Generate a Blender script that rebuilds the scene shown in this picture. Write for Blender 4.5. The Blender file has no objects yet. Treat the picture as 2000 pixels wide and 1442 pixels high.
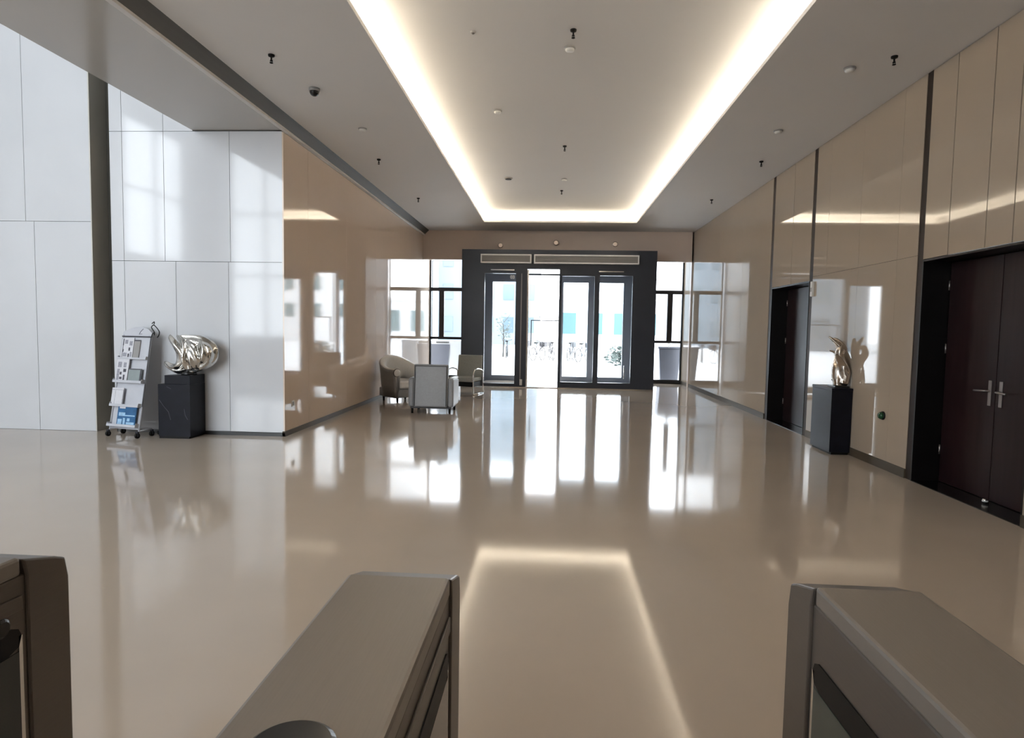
import bpy, bmesh, math, random
from mathutils import Vector, Matrix
random.seed(7)
S = bpy.context.scene
COL = S.collection

# ------------------------------------------------------------------ camera
EYE, FPX, YAW, PITCH, ROLL = 1.55, 1226.5, 0.0604, 0.064, 0.0172
cam_d = bpy.data.cameras.new('camera')
cam = bpy.data.objects.new('camera', cam_d)
COL.objects.link(cam)
cam_d.sensor_fit = 'HORIZONTAL'
cam_d.sensor_width = 36.0
cam_d.lens = 36.0 * FPX / 2000.0
cam_d.clip_start, cam_d.clip_end = 0.05, 300
cam.matrix_world = (Matrix.Translation((0, 0, EYE)) @ Matrix.Rotation(YAW, 4, 'Z')
                    @ Matrix.Rotation(math.pi / 2 - PITCH, 4, 'X') @ Matrix.Rotation(ROLL, 4, 'Z'))
S.camera = cam

# ------------------------------------------------------------------ view, sky
S.view_settings.view_transform = 'Standard'
S.view_settings.look = 'None'
S.view_settings.gamma = 1.0
S.view_settings.use_curve_mapping = False
S.view_settings.exposure = 0.25
SKY = 9.0
LED = 46.0
W = bpy.data.worlds.new('overcast_sky')
S.world = W
W.use_nodes = True
bgn = W.node_tree.nodes['Background']
bgn.inputs['Color'].default_value = (0.92, 0.955, 1.0, 1)
bgn.inputs['Strength'].default_value = SKY


def portal(loc, rot, sx, sy):
    d = bpy.data.lights.new('sky_portal', 'AREA')
    d.shape = 'RECTANGLE'
    d.size, d.size_y = sx, sy
    d.cycles.is_portal = True
    o = bpy.data.objects.new('sky_portal', d)
    o.location, o.rotation_euler = loc, rot
    COL.objects.link(o)


R90 = math.pi / 2
# area lights point down -Z: turn them so that they look into the hall
portal((0.2, 19.0, 1.75), (-R90, 0, 0), 7.6, 3.6)
portal((-12.42, -2.5, 5.6), (0, -R90, 0), 4.1, 3.1)
portal((-8.2, -4.9, 4.3), (R90, 0, 0), 6.6, 6.6)


# ------------------------------------------------------------------ materials
MATS = {}


def mat(name, col, rough=0.5, metal=0.0, spec=0.5, coat=0.0, noise=None, emit=None, bump=None):
    m = bpy.data.materials.new(name)
    m.use_nodes = True
    nt = m.node_tree
    b = nt.nodes['Principled BSDF']
    b.inputs['Base Color'].default_value = (*col, 1)
    b.inputs['Roughness'].default_value = rough
    b.inputs['Metallic'].default_value = metal
    b.inputs['Specular IOR Level'].default_value = spec
    if coat:
        b.inputs['Coat Weight'].default_value = coat
        b.inputs['Coat Roughness'].default_value = 0.03
    if noise:
        scale, amt, stretch = noise
        tc = nt.nodes.new('ShaderNodeTexCoord')
        mp = nt.nodes.new('ShaderNodeMapping')
        mp.inputs['Scale'].default_value = stretch
        nz = nt.nodes.new('ShaderNodeTexNoise')
        nz.inputs['Scale'].default_value = scale
        nz.inputs['Detail'].default_value = 6
        rp = nt.nodes.new('ShaderNodeValToRGB')
        rp.color_ramp.elements[0].position = 0.3
        rp.color_ramp.elements[1].position = 0.7
        rp.color_ramp.elements[0].color = (*[c * (1 - amt) for c in col], 1)
        rp.color_ramp.elements[1].color = (*[min(1, c * (1 + amt)) for c in col], 1)
        nt.links.new(tc.outputs['Object'], mp.inputs['Vector'])
        nt.links.new(mp.outputs['Vector'], nz.inputs['Vector'])
        nt.links.new(nz.outputs['Fac'], rp.inputs['Fac'])
        nt.links.new(rp.outputs['Color'], b.inputs['Base Color'])
        if bump:
            bp = nt.nodes.new('ShaderNodeBump')
            bp.inputs['Strength'].default_value = bump
            nt.links.new(nz.outputs['Fac'], bp.inputs['Height'])
            nt.links.new(bp.outputs['Normal'], b.inputs['Normal'])
    if emit:
        b.inputs['Emission Color'].default_value = (*emit[0], 1)
        b.inputs['Emission Strength'].default_value = emit[1]
    MATS[name] = m
    return m


def glass_mat(name, tint=(0.97, 0.99, 1.0), refl=0.10):
    m = bpy.data.materials.new(name)
    m.use_nodes = True
    nt = m.node_tree
    nt.nodes.clear()
    out = nt.nodes.new('ShaderNodeOutputMaterial')
    mx = nt.nodes.new('ShaderNodeMixShader')
    tr = nt.nodes.new('ShaderNodeBsdfTransparent')
    tr.inputs['Color'].default_value = (*tint, 1)
    gl = nt.nodes.new('ShaderNodeBsdfGlossy')
    gl.inputs['Roughness'].default_value = 0.01
    lw = nt.nodes.new('ShaderNodeLayerWeight')
    lw.inputs['Blend'].default_value = refl
    nt.links.new(lw.outputs['Fresnel'], mx.inputs['Fac'])
    nt.links.new(tr.outputs['BSDF'], mx.inputs[1])
    nt.links.new(gl.outputs['BSDF'], mx.inputs[2])
    nt.links.new(mx.outputs['Shader'], out.inputs['Surface'])
    MATS[name] = m
    return m


ONE = (1, 1, 1)
FLOOR = mat('polished_beige_stone', (0.47, 0.395, 0.325), 0.075, spec=0.48, noise=(0.55, 0.06, ONE))
WHITEP = mat('white_gloss_stone', (0.58, 0.59, 0.61), 0.07, spec=0.5, noise=(0.9, 0.035, ONE))
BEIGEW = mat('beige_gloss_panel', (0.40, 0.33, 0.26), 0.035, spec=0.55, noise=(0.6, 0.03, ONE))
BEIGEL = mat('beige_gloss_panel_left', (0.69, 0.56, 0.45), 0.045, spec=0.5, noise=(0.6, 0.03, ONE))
BULK = mat('taupe_bulkhead_paint', (0.70, 0.585, 0.51), 0.25, spec=0.4, noise=(1.2, 0.03, ONE))
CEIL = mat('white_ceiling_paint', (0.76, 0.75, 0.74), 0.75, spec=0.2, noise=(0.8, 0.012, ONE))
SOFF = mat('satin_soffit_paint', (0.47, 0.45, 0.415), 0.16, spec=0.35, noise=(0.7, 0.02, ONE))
SEAM = mat('dark_panel_joint', (0.10, 0.095, 0.09), 0.5)
SLOT = mat('dark_grey_slot', (0.085, 0.082, 0.075), 0.6, noise=(30, 0.06, (1, 0.02, 1)))
LIP = mat('pale_slot_lip', (0.62, 0.60, 0.57), 0.4, noise=(3, 0.03, ONE))
BRONZE = mat('dark_bronze_metal', (0.022, 0.013, 0.009), 0.5, metal=0.1, spec=0.25, noise=(4, 0.1, (1, 1, 0.1)))
PLINTH = mat('bronze_skirting', (0.07, 0.055, 0.038), 0.5, metal=0.1, spec=0.3, noise=(4, 0.1, ONE))
BLACKSK = mat('black_skirting', (0.012, 0.012, 0.012), 0.3, noise=(4, 0.1, ONE))
DOORW = mat('dark_mahogany_door', (0.016, 0.007, 0.008), 0.3, spec=0.22, noise=(3, 0.25, (6, 6, 0.4)))
DOORJ = mat('near_black_door_lining', (0.006, 0.005, 0.005), 0.3, spec=0.3, noise=(3, 0.2, ONE))
DARKST = mat('black_threshold_stone', (0.006, 0.006, 0.006), 0.15, noise=(3, 0.2, ONE))
OLIVE = mat('dark_olive_recess', (0.10, 0.095, 0.08), 0.4, noise=(3, 0.08, ONE))
JAMB = mat('warm_grey_jamb', (0.52, 0.50, 0.45), 0.3, noise=(3, 0.04, ONE))
NAVY = mat('dark_navy_portal_cladding', (0.034, 0.040, 0.054), 0.3, spec=0.4, noise=(1.5, 0.08, ONE))
NAVYL = mat('blue_grey_glare_door_frame', (0.38, 0.42, 0.50), 0.3, spec=0.5, noise=(2, 0.06, ONE))  # glare over the backlit frames put in as a much paler colour
BLACKF = mat('black_window_frame', (0.012, 0.013, 0.016), 0.35, noise=(4, 0.1, ONE))
GLASS = glass_mat('clear_pane')
GREENG = mat('smoky_green_glass', (0.045, 0.06, 0.05), 0.12, spec=0.6, noise=(2, 0.1, ONE))
DARKG = mat('dark_smoked_glass', (0.02, 0.024, 0.026), 0.1, spec=0.6, noise=(2, 0.1, ONE))
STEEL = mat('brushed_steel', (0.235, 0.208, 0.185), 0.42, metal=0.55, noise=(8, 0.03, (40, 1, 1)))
STEELD = mat('brushed_steel_dark_reflection', (0.13, 0.112, 0.096), 0.4, metal=0.6, noise=(8, 0.04, (1, 1, 40)))  # the steel again, with dark reflections on the sides put into its colour
NICKEL = mat('dull_nickel', (0.34, 0.31, 0.30), 0.35, metal=0.9, noise=(6, 0.05, ONE))
CHROME = mat('polished_chrome', (0.75, 0.75, 0.74), 0.12, metal=1.0, noise=(6, 0.02, ONE))
BLACKPL = mat('black_plastic', (0.005, 0.0045, 0.004), 0.5, spec=0.2, noise=(10, 0.1, ONE))
BLACKGL = mat('gloss_black_disc', (0.006, 0.006, 0.006), 0.25, noise=(10, 0.1, ONE))
WHITEPL = mat('white_plastic', (0.70, 0.69, 0.66), 0.4, noise=(10, 0.02, ONE))
BRIGHTW = mat('bright_white_enamel', (0.88, 0.88, 0.87), 0.3, noise=(10, 0.01, ONE))
GREYPL = mat('grey_plastic', (0.30, 0.29, 0.28), 0.45, noise=(10, 0.03, ONE))
PEDBL = mat('black_marble', (0.006, 0.0065, 0.011), 0.35, spec=0.2, noise=(5, 0.3, (1, 1, 2)))
PEDVEIN = mat('pale_vein', (0.09, 0.09, 0.11), 0.3, noise=(10, 0.1, ONE))
SILVER = mat('silver_champagne_metal', (0.66, 0.645, 0.61), 0.12, metal=1.0, noise=(9, 0.22, ONE))
SCBASE = mat('sculpture_base_black', (0.012, 0.012, 0.012), 0.2, noise=(6, 0.2, ONE))
BRASS = mat('warm_bronze_metal', (0.50, 0.44, 0.38), 0.2, metal=1.0, noise=(7, 0.15, ONE))
LEATH = mat('pale_grey_leather', (0.26, 0.265, 0.275), 0.38, spec=0.45, noise=(25, 0.05, ONE), bump=0.06)
LEATLIT = mat('white_lit_leather', (0.80, 0.80, 0.79), 0.35, spec=0.45, noise=(25, 0.03, ONE), bump=0.05)  # pale leather lightened for window light, put into the colour; white pads too
LEATO = mat('olive_grey_fabric', (0.30, 0.305, 0.275), 0.6, noise=(40, 0.07, ONE), bump=0.08)
PIPING = mat('dark_piping', (0.03, 0.03, 0.032), 0.5, noise=(20, 0.1, ONE))
RACKM = mat('pale_grey_rack_metal', (0.52, 0.53, 0.57), 0.35, noise=(6, 0.03, ONE))
RACKD = mat('dark_rack_edge', (0.03, 0.03, 0.04), 0.4, noise=(6, 0.1, ONE))
PAPER = mat('newsprint', (0.62, 0.62, 0.65), 0.7, noise=(30, 0.04, ONE))
INK = mat('newsprint_ink', (0.07, 0.07, 0.085), 0.7, noise=(60, 0.3, ONE))
INKG = mat('newsprint_grey', (0.30, 0.30, 0.34), 0.7, noise=(60, 0.25, ONE))
BLUE = mat('blue_cover', (0.03, 0.12, 0.27), 0.3, noise=(8, 0.25, ONE))
BLUEL = mat('light_blue_print', (0.33, 0.53, 0.72), 0.35, noise=(14, 0.2, ONE))
GREEN = mat('dark_green_knob', (0.008, 0.06, 0.02), 0.25, noise=(10, 0.15, ONE))
WARML = mat('warm_spot_lens', (0.6, 0.5, 0.42), 0.3, emit=((1.0, 0.74, 0.55), 0.22))
LEDM = mat('warm_white_led', (0.9, 0.9, 0.85), 0.5, emit=((1.0, 0.87, 0.68), LED))
CONC = mat('pale_forecourt_concrete', (0.62, 0.63, 0.64), 0.8, noise=(0.4, 0.04, ONE))
BLDW = mat('white_render_facade', (0.66, 0.67, 0.68), 0.8, noise=(0.3, 0.04, ONE))
BLDB = mat('pale_blue_facade', (0.13, 0.16, 0.185), 0.6, noise=(0.3, 0.06, ONE))
BLDC = mat('pale_cyan_cladding', (0.07, 0.15, 0.17), 0.5, noise=(0.5, 0.05, ONE))
BLDGL = mat('facade_glazing', (0.08, 0.11, 0.13), 0.15, noise=(0.5, 0.1, ONE))
LEAF = mat('pale_leaf', (0.07, 0.085, 0.075), 0.6, noise=(4, 0.25, ONE))
BARK = mat('grey_bark', (0.05, 0.045, 0.04), 0.8, noise=(10, 0.3, ONE))
BIKE = mat('dark_bike_paint', (0.03, 0.03, 0.035), 0.4, noise=(10, 0.2, ONE))
TYRE = mat('tyre_rubber', (0.02, 0.02, 0.02), 0.8, noise=(10, 0.2, ONE))
BINM = mat('lavender_grey_bin_plastic', (0.15, 0.155, 0.18), 0.4, noise=(3, 0.05, ONE))
UNITW = mat('white_enamel_casing', (0.66, 0.66, 0.66), 0.4, noise=(3, 0.03, ONE))


# ------------------------------------------------------------------ mesh helpers
def BM():
    return bmesh.new()


def box(bm, x0, x1, y0, y1, z0, z1, M=None):
    vs = [Vector((x, y, z)) for x in (x0, x1) for y in (y0, y1) for z in (z0, z1)]
    if M is not None:
        vs = [M @ v for v in vs]
    v = [bm.verts.new(p) for p in vs]
    for q in ((0, 1, 3, 2), (4, 6, 7, 5), (0, 4, 5, 1), (2, 3, 7, 6), (0, 2, 6, 4), (1, 5, 7, 3)):
        bm.faces.new([v[i] for i in q])
    return bm


def prism(bm, pts, axis, a, b, M=None):
    """extrude a 2-D outline; axis 'x': pts=(y,z), 'y': pts=(x,z), 'z': pts=(x,y)"""
    def mk(p, t):
        v = {'x': (t, p[0], p[1]), 'y': (p[0], t, p[1]), 'z': (p[0], p[1], t)}[axis]
        v = Vector(v)
        return M @ v if M is not None else v
    A = [bm.verts.new(mk(p, a)) for p in pts]
    B = [bm.verts.new(mk(p, b)) for p in pts]
    n = len(pts)
    bm.faces.new(A)
    bm.faces.new(B[::-1])
    for i in range(n):
        j = (i + 1) % n
        bm.faces.new((A[j], A[i], B[i], B[j]))
    return bm


def frames(pts):
    pts = [Vector(p) for p in pts]
    out = []
    up = Vector((0, 0, 1))
    T0 = (pts[1] - pts[0]).normalized()
    if abs(T0.dot(up)) > 0.9:
        up = Vector((0, 1, 0))
    N = (up - T0 * up.dot(T0)).normalized()
    for i, p in enumerate(pts):
        a = pts[max(i - 1, 0)]
        b = pts[min(i + 1, len(pts) - 1)]
        T = (b - a).normalized()
        N = (N - T * N.dot(T)).normalized()
        out.append((p, T, N, T.cross(N)))
    return out


def tube(bm, pts, r, seg=10, cap=True, ridge=None, sq=1.0):
    """r: number or list; ridge=(count, depth, twist) modulates the section; sq squashes one section axis"""
    rs = r if isinstance(r, (list, tuple)) else [r] * len(pts)
    rings = []
    for i, (p, T, N, B) in enumerate(frames(pts)):
        ring = []
        for k in range(seg):
            a = 2 * math.pi * k / seg
            rr = rs[i]
            if ridge:
                rr *= 1 + ridge[1] * math.cos(ridge[0] * a + ridge[2] * i)
            ring.append(bm.verts.new(p + N * (math.cos(a) * rr) + B * (math.sin(a) * rr * sq)))
        rings.append(ring)
    for i in range(len(rings) - 1):
        for k in range(seg):
            j = (k + 1) % seg
            bm.faces.new((rings[i][k], rings[i][j], rings[i + 1][j], rings[i + 1][k]))
    if cap:
        bm.faces.new(rings[0][::-1])
        bm.faces.new(rings[-1])
    return bm


def spline(pts, n):
    """Catmull-Rom through pts (tuples of any length)"""
    out = []
    P = [pts[0]] + list(pts) + [pts[-1]]
    for i in range(1, len(P) - 2):
        for k in range(n):
            t = k / n
            a, b, c, d = P[i - 1], P[i], P[i + 1], P[i + 2]
            out.append(tuple(0.5 * (2 * b[j] + (c[j] - a[j]) * t + (2 * a[j] - 5 * b[j] + 4 * c[j] - d[j]) * t * t
                                    + (3 * b[j] - a[j] - 3 * c[j] + d[j]) * t ** 3) for j in range(len(b))))
    out.append(tuple(pts[-1]))
    return out


def lathe(bm, prof, seg=24, c=(0, 0, 0), axis='z', M=None):
    """prof: list of (radius, height)"""
    rings = []
    for r, h in prof:
        ring = []
        for k in range(seg):
            a = 2 * math.pi * k / seg
            x, y = r * math.cos(a), r * math.sin(a)
            v = {'z': (x, y, h), 'x': (h, x, y), 'y': (y, h, x)}[axis]
            v = Vector(v) + Vector(c)
            if M is not None:
                v = M @ v
            ring.append(bm.verts.new(v))
        rings.append(ring)
    for i in range(len(rings) - 1):
        for k in range(seg):
            j = (k + 1) % seg
            bm.faces.new((rings[i][k], rings[i][j], rings[i + 1][j], rings[i + 1][k]))
    bm.faces.new(rings[0][::-1])
    bm.faces.new(rings[-1])
    return bm


def obj(name, bm, m, parent=None, loc=None, bevel=0, smooth=False, subsurf=0, extra=()):
    bmesh.ops.recalc_face_normals(bm, faces=bm.faces[:])
    if smooth:
        for f in bm.faces:
            f.smooth = True
    me = bpy.data.meshes.new(name)
    bm.to_mesh(me)
    bm.free()
    me.materials.append(m)
    for e in extra:
        me.materials.append(e)
    o = bpy.data.objects.new(name, me)
    COL.objects.link(o)
    if parent is not None:
        o.parent = parent
    if loc is not None:
        o.location = loc
    if bevel:
        b = o.modifiers.new('bevel', 'BEVEL')
        b.width, b.segments, b.limit_method = bevel, 2, 'ANGLE'
    if subsurf:
        s = o.modifiers.new('sub', 'SUBSURF')
        s.levels = s.render_levels = subsurf
    return o


def tag(o, label, cat, group=None, kind=None):
    o['label'] = label
    o['category'] = cat
    if group:
        o['group'] = group
    if kind:
        o['kind'] = kind
    return o


def thing(name, label, cat, loc=(0, 0, 0), rz=0, group=None):
    o = bpy.data.objects.new(name, None)
    o.empty_display_size = 0.1
    o.location = loc
    o.rotation_euler = (0, 0, rz)
    COL.objects.link(o)
    return tag(o, label, cat, group)


def struct(name, bm, m, label, cat, parent=None, **k):
    o = obj(name, bm, m, parent, **k)
    if parent is None:
        tag(o, label, cat, kind='structure')
    return o


def dup(root, loc, rz=None, label=None):
    r = root.copy()
    COL.objects.link(r)
    r.location = loc
    if rz is not None:
        r.rotation_euler = (0, 0, rz)
    if label:
        r['label'] = label
    for ch in list(root.children):
        c = ch.copy()
        COL.objects.link(c)
        c.parent = r
        for g in list(ch.children):
            d = g.copy()
            COL.objects.link(d)
            d.parent = c
    return r


# ------------------------------------------------------------------ the room
XR, XL, ZC, ZS, ZT = 3.88, -3.66, 4.29, 4.17, 4.54
YB, YO, YL, YN = 17.76, 18.9, 8.45, -5.0       # bulkhead, outer facade, white wall, rear wall
XA, ZA = -12.5, 8.0                            # atrium side and height
SX = -4.92                                     # soffit edge

struct('floor', box(BM(), XA - .3, XR + .45, YN - .3, YO + .15, -0.2, 0.0), FLOOR, 'polished beige stone floor', 'floor')

# ceiling: a lower ring round a raised tray with a hidden light ledge
CL, CR, CY0, CY1, LD = -1.775, 2.124, -3.5, 16.35, 0.30
b = BM()
for x0, x1, y0, y1 in ((-3.487, CL, YN, YB), (CR, XR + .3, YN, YB), (CL, CR, YN, CY0), (CL, CR, CY1, YB)):
    box(b, x0, x1, y0, y1, ZC, ZC + .045)
box(b, CL - LD - .05, CR + LD + .05, CY0 - LD, CY1 + LD + .05, ZT, ZT + .05)
box(b, CL - LD - .05, CL - LD, CY0 - LD, CY1 + LD, ZC + .045, ZT)
box(b, CR + LD, CR + LD + .05, CY0 - LD, CY1 + LD, ZC + .045, ZT)
box(b, CL - LD, CR + LD, CY1 + LD, CY1 + LD + .05, ZC + .045, ZT)
box(b, CL - LD, CR + LD, CY0 - LD - .05, CY0 - LD, ZC + .045, ZT)
struct('ceiling', b, CEIL, 'white plaster ceiling with a raised lit tray', 'ceiling')

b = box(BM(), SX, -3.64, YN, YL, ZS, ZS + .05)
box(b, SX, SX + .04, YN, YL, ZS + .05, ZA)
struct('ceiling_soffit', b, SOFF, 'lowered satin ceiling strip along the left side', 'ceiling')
b = prism(BM(), [(-3.60, ZS + .008), (-3.487, ZC), (-3.487, ZC + .05), (-3.64, ZS + .05)], 'y', YN, YB)
struct('trim_1', b, SLOT, 'long dark slot along the left edge of the ceiling', 'ceiling slot')
b = box(BM(), -3.655, -3.60, YN, YB, ZS - .022, ZS + .008)
struct('trim_2', b, LIP, 'pale lip under the dark ceiling slot', 'trim')


def panels(bm, plane, pos, thick, cols, rows, gap=0.006):
    """abutting slabs with open joints; cols/rows are edge lists; plane 'y' faces -Y, 'x+' faces +X, 'x-' faces -X"""
    g = gap / 2
    for a0, a1 in zip(cols[:-1], cols[1:]):
        for z0, z1 in zip(rows[:-1], rows[1:]):
            if plane == 'y':
                box(bm, a0 + g, a1 - g, pos, pos + thick, z0 + g, z1 - g)
            elif plane == 'x+':
                box(bm, pos - thick, pos, a0 + g, a1 - g, z0 + g, z1 - g)
            else:
                box(bm, pos, pos + thick, a0 + g, a1 - g, z0 + g, z1 - g)


# white stone wall on the left facing the camera, split by a narrow recess
b = BM()
panels(b, 'y', YL, .03, [XA, -10.3, -8.9, -7.35, -6.385], [2.935, 5.62, ZA])
panels(b, 'y', YL, .03, [XA, -10.3, -8.7, -7.23, -6.385], [0.0, 2.935])
panels(b, 'y', YL, .03, [-6.11, -5.93, -5.34, -4.41, -3.675], [2.40, 4.16])
panels(b, 'y', YL, .03, [-6.11, -5.93, -5.19, -4.44, -3.675], [0.05, 2.40])
panels(b, 'y', YL, .03, [-6.11, -5.93, -5.34, SX], [4.16, 6.1, ZA])
struct('wall_alcove', b, WHITEP, 'glossy white stone wall with thin dark joints', 'wall')
b = BM()
box(b, XA, -6.385, YL + .03, YL + .12, 0, ZA)
box(b, -6.11, -3.70, YL + .03, YL + .12, 0, ZA)
struct('wall_alcove_backing', b, SEAM, 'dark backing behind the white wall joints', 'wall')
b = box(BM(), -6.385, -6.11, YL + .32, YL + .36, 0, ZA)
struct('trim_3', b, OLIVE, 'dark recess between the two white walls', 'recess')
b = box(BM(), -6.40, -6.383, YL - .004, YL + .32, 0, ZA)
struct('trim_4', b, JAMB, 'pale jamb on the left side of the dark recess', 'trim')
b = box(BM(), -6.112, -6.10, YL + .03, YL + .32, 0, ZA)
struct('trim_5', b, OLIVE, 'dark jamb on the right side of the recess', 'trim')
b = box(BM(), -5.6, -3.65, YL - .012, YL + .01, 0, .05)
struct('baseboard_alcove', b, BLACKSK, 'black skirting under the white wall', 'baseboard')

# left beige wall
b = BM()
panels(b, 'x+', XL, .03, [YL, 9.32, 11.1, 13.0, 15.0, 17.0, YO], [.07, ZS - .02], gap=.003)
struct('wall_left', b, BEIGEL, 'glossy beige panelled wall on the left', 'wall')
struct('wall_left_backing', box(BM(), XL - .12, XL - .03, YL + .03, YO, 0, ZC + .3), SEAM, 'backing behind the left beige wall', 'wall')
struct('baseboard_left', box(BM(), XL - .03, XL + .012, YL - .012, YO, 0, .07), PLINTH, 'dark skirting along the left beige wall', 'baseboard')

# right beige wall with two door recesses and dark bronze strips
DN0, DN1, DF0, DF1, DZ = 5.30, 6.90, 9.80, 11.42, 2.345
b = BM()
panels(b, 'x-', XR, .03, [YN, -2, 1, 3.2, 5.2], [.10, ZC], gap=.004)
panels(b, 'x-', XR, .03, [5.2, 5.62, 5.96, 6.49, DN1], [DZ, ZC], gap=.012)
panels(b, 'x-', XR, .03, [7.0, 7.40, 8.3, 9.23, 9.68], [2.40, ZC], gap=.004)
panels(b, 'x-', XR, .03, [7.0, 7.40, 8.3, 9.68], [.10, 2.40], gap=.003)
panels(b, 'x-', XR, .03, [DF0, 10.55, DF1], [DZ, ZC], gap=.012)
panels(b, 'x-', XR, .03, [11.54, 13.2, 15.0, YB], [.10, ZC], gap=.003)
panels(b, 'x-', XR, .03, [YB + .16, YO], [.10, ZC], gap=.003)
panels(b, 'x-', XR, .03, [5.2, DN0], [.10, DZ], gap=.004)
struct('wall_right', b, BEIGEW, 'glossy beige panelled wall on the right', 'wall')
b = BM()
for y0, y1, z0, z1 in ((YN, DN0, 0, ZC), (DN0, DN1, DZ + .03, ZC), (DN1, DF0, 0, ZC), (DF0, DF1, DZ + .03, ZC), (DF1, YO, 0, ZC)):
    box(b, XR + .03, XR + .28, y0, y1, z0, z1)
struct('wall_right_backing', b, SEAM, 'dark backing behind the right wall joints', 'wall')
b = box(BM(), XR - .03, XR + .04, YB, YB + .15, 0, ZC)
struct('trim_6', b, BULK, 'narrow taupe pilaster at the far right corner', 'trim')
b = BM()
for y0, y1 in ((YN, DN0), (7.0, 9.68), (11.54, YO)):
    box(b, XR - .012, XR + .03, y0, y1, 0, .10)
struct('baseboard_right', b, PLINTH, 'dark bronze skirting along the right wall', 'baseboard')
for i, (y0, y1) in enumerate(((DN1, 7.0), (9.68, DF0), (DF1, 11.54))):
    struct('trim_%d' % (7 + i), box(BM(), XR + .006, XR + .034, y0, y1, 0, ZC), BRONZE,
           'dark bronze strip on the right wall ' + ('beside the near double door', 'beside the far door, nearer side', 'beside the far door, farther side')[i], 'trim')


def recess(n, y0, y1, double, label):
    b = BM()
    box(b, XR + .0, XR + .33, y1 - .02, y1, 0, DZ)
    box(b, XR + .0, XR + .33, y0, y0 + .02, 0, DZ)
    box(b, XR + .0, XR + .33, y0 + .02, y1 - .02, DZ - .02, DZ)
    box(b, XR + .32, XR + .36, y0, y1, 0, DZ)
    fr = struct('door_%d' % n, b, DOORJ, label, 'door')
    struct('threshold', box(BM(), XR - .004, XR + .32, y0 + .02, y1 - .02, 0, .008), DARKST, '', '', fr)
    ym = (y0 + y1) / 2
    leaves = [(y0 + .03, ym - .003), (ym + .003, y1 - .03)] if double else [(y0 + .03, y1 - .03)]
    for k, (a, c) in enumerate(leaves):
        lb = box(BM(), XR + .275, XR + .315, a, c, .012, DZ - .03)
        lf = obj('door_leaf', lb, DOORW, fr, bevel=.004)
        # lever on its backplate
        edge = (c - .07 if k == 0 else a + .07) if double else a + .08
        sgn = -1 if (double and k == 0) else 1
        hb = box(BM(), XR + .268, XR + .276, edge - .022, edge + .022, .90, 1.14)
        obj('handle_plate', hb, NICKEL, lf, bevel=.003)
        hb = tube(BM(), [(XR + .272, edge, 1.04), (XR + .225, edge, 1.04), (XR + .215, edge + sgn * .02, 1.04), (XR + .215, edge + sgn * .14, 1.035)], .010, 8)
        obj('handle', hb, NICKEL, lf, smooth=True)
        hy = a if (double and k == 0) else c
        for hz in (.35, 1.42, 2.08):
            obj('hinge', tube(BM(), [(XR + .268, hy, hz - .05), (XR + .268, hy, hz + .05)], .009, 8), NICKEL, lf, smooth=True)
    return fr


recess(1, DN0, DN1, True, 'dark mahogany double door in a recess on the near right')
recess(2, DF0, DF1, False, 'dark door in a recess on the right, beyond the pedestal')

# rear wall behind the camera, and the atrium shell with its glazing
struct('wall_rear', box(BM(), SX, XR + .3, YN - .15, YN, 0, ZA), BEIGEL, 'beige wall behind the camera', 'wall')


def glazed(name, plane, pos, a0, a1, z0, z1, na, nz, m=BLACKF, w=.06):
    b = BM()
    def bar(p0, p1, q0, q1):
        if plane == 'y':
            box(b, p0, p1, pos, pos + .09, q0, q1)
        else:
            box(b, pos - .09, pos, p0, p1, q0, q1)
    for i in range(na + 1):
        c = a0 + (a1 - a0) * i / na
        bar(c - w / 2, c + w / 2, z0, z1)
    for j in range(nz + 1):
        c = z0 + (z1 - z0) * j / nz
        bar(a0 + w / 2, a1 - w / 2, c - w / 2, c + w / 2)
    o = struct(name, b, m, '', '')
    return o


w = glazed('window_3', 'x', XA, -4, -1.0, 3.6, 7.6, 2, 2)
tag(w, 'large atrium window on the far left, outside the frame', 'window', kind='structure')
struct('pane', box(BM(), XA - .05, XA - .04, -4, -1.0, 3.6, 7.6), GLASS, '', '', w)
w = glazed('window_4', 'y', YN - .09, -11.4, -5.2, 1.1, 7.6, 5, 3)
tag(w, 'large atrium window behind the camera', 'window', kind='structure')
struct('pane', box(BM(), -11.4, -5.2, YN - .05, YN - .04, 1.1, 7.6), GLASS, '', '', w)
b = BM()
for p in ((XA - .15, XA, YN, -4, 0, ZA), (XA - .15, XA, -1.0, YL + .12, 0, ZA), (XA - .15, XA, -4, -1.0, 0, 3.6), (XA - .15, XA, -4, -1.0, 7.6, ZA),
          (XA - .15, -11.4, YN - .15, YN, 0, ZA), (-5.2, SX, YN - .15, YN, 0, ZA), (-11.4, -5.2, YN - .15, YN, 0, 1.1), (-11.4, -5.2, YN - .15, YN, 7.6, ZA)):
    box(b, *p)
struct('wall_atrium', b, WHITEP, 'white atrium walls round the tall windows', 'wall')
struct('ceiling_atrium', box(BM(), XA - .15, SX + .04, YN - .15, YL + .4, ZA, ZA + .1), CEIL, 'high white atrium ceiling', 'ceiling')
struct('roof', box(BM(), SX, XR + .5, YN - .15, YO + .2, 4.75, 4.85), CEIL, 'roof slab above the hall', 'ceiling')

# bulkhead over the entrance and the side windows behind it
PX0, PX1, PZ, PY = -2.37, 2.71, 3.62, 16.57
struct('wall_back', box(BM(), XL, XR, YB, YB + .15, 3.47, ZC + .05), BULK, 'taupe bulkhead above the entrance doors', 'wall')
struct('ceiling_window_bay', box(BM(), XL, XR + .3, YB + .15, YO + .15, 3.9, 3.95), CEIL, 'ceiling behind the bulkhead', 'ceiling')


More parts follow.
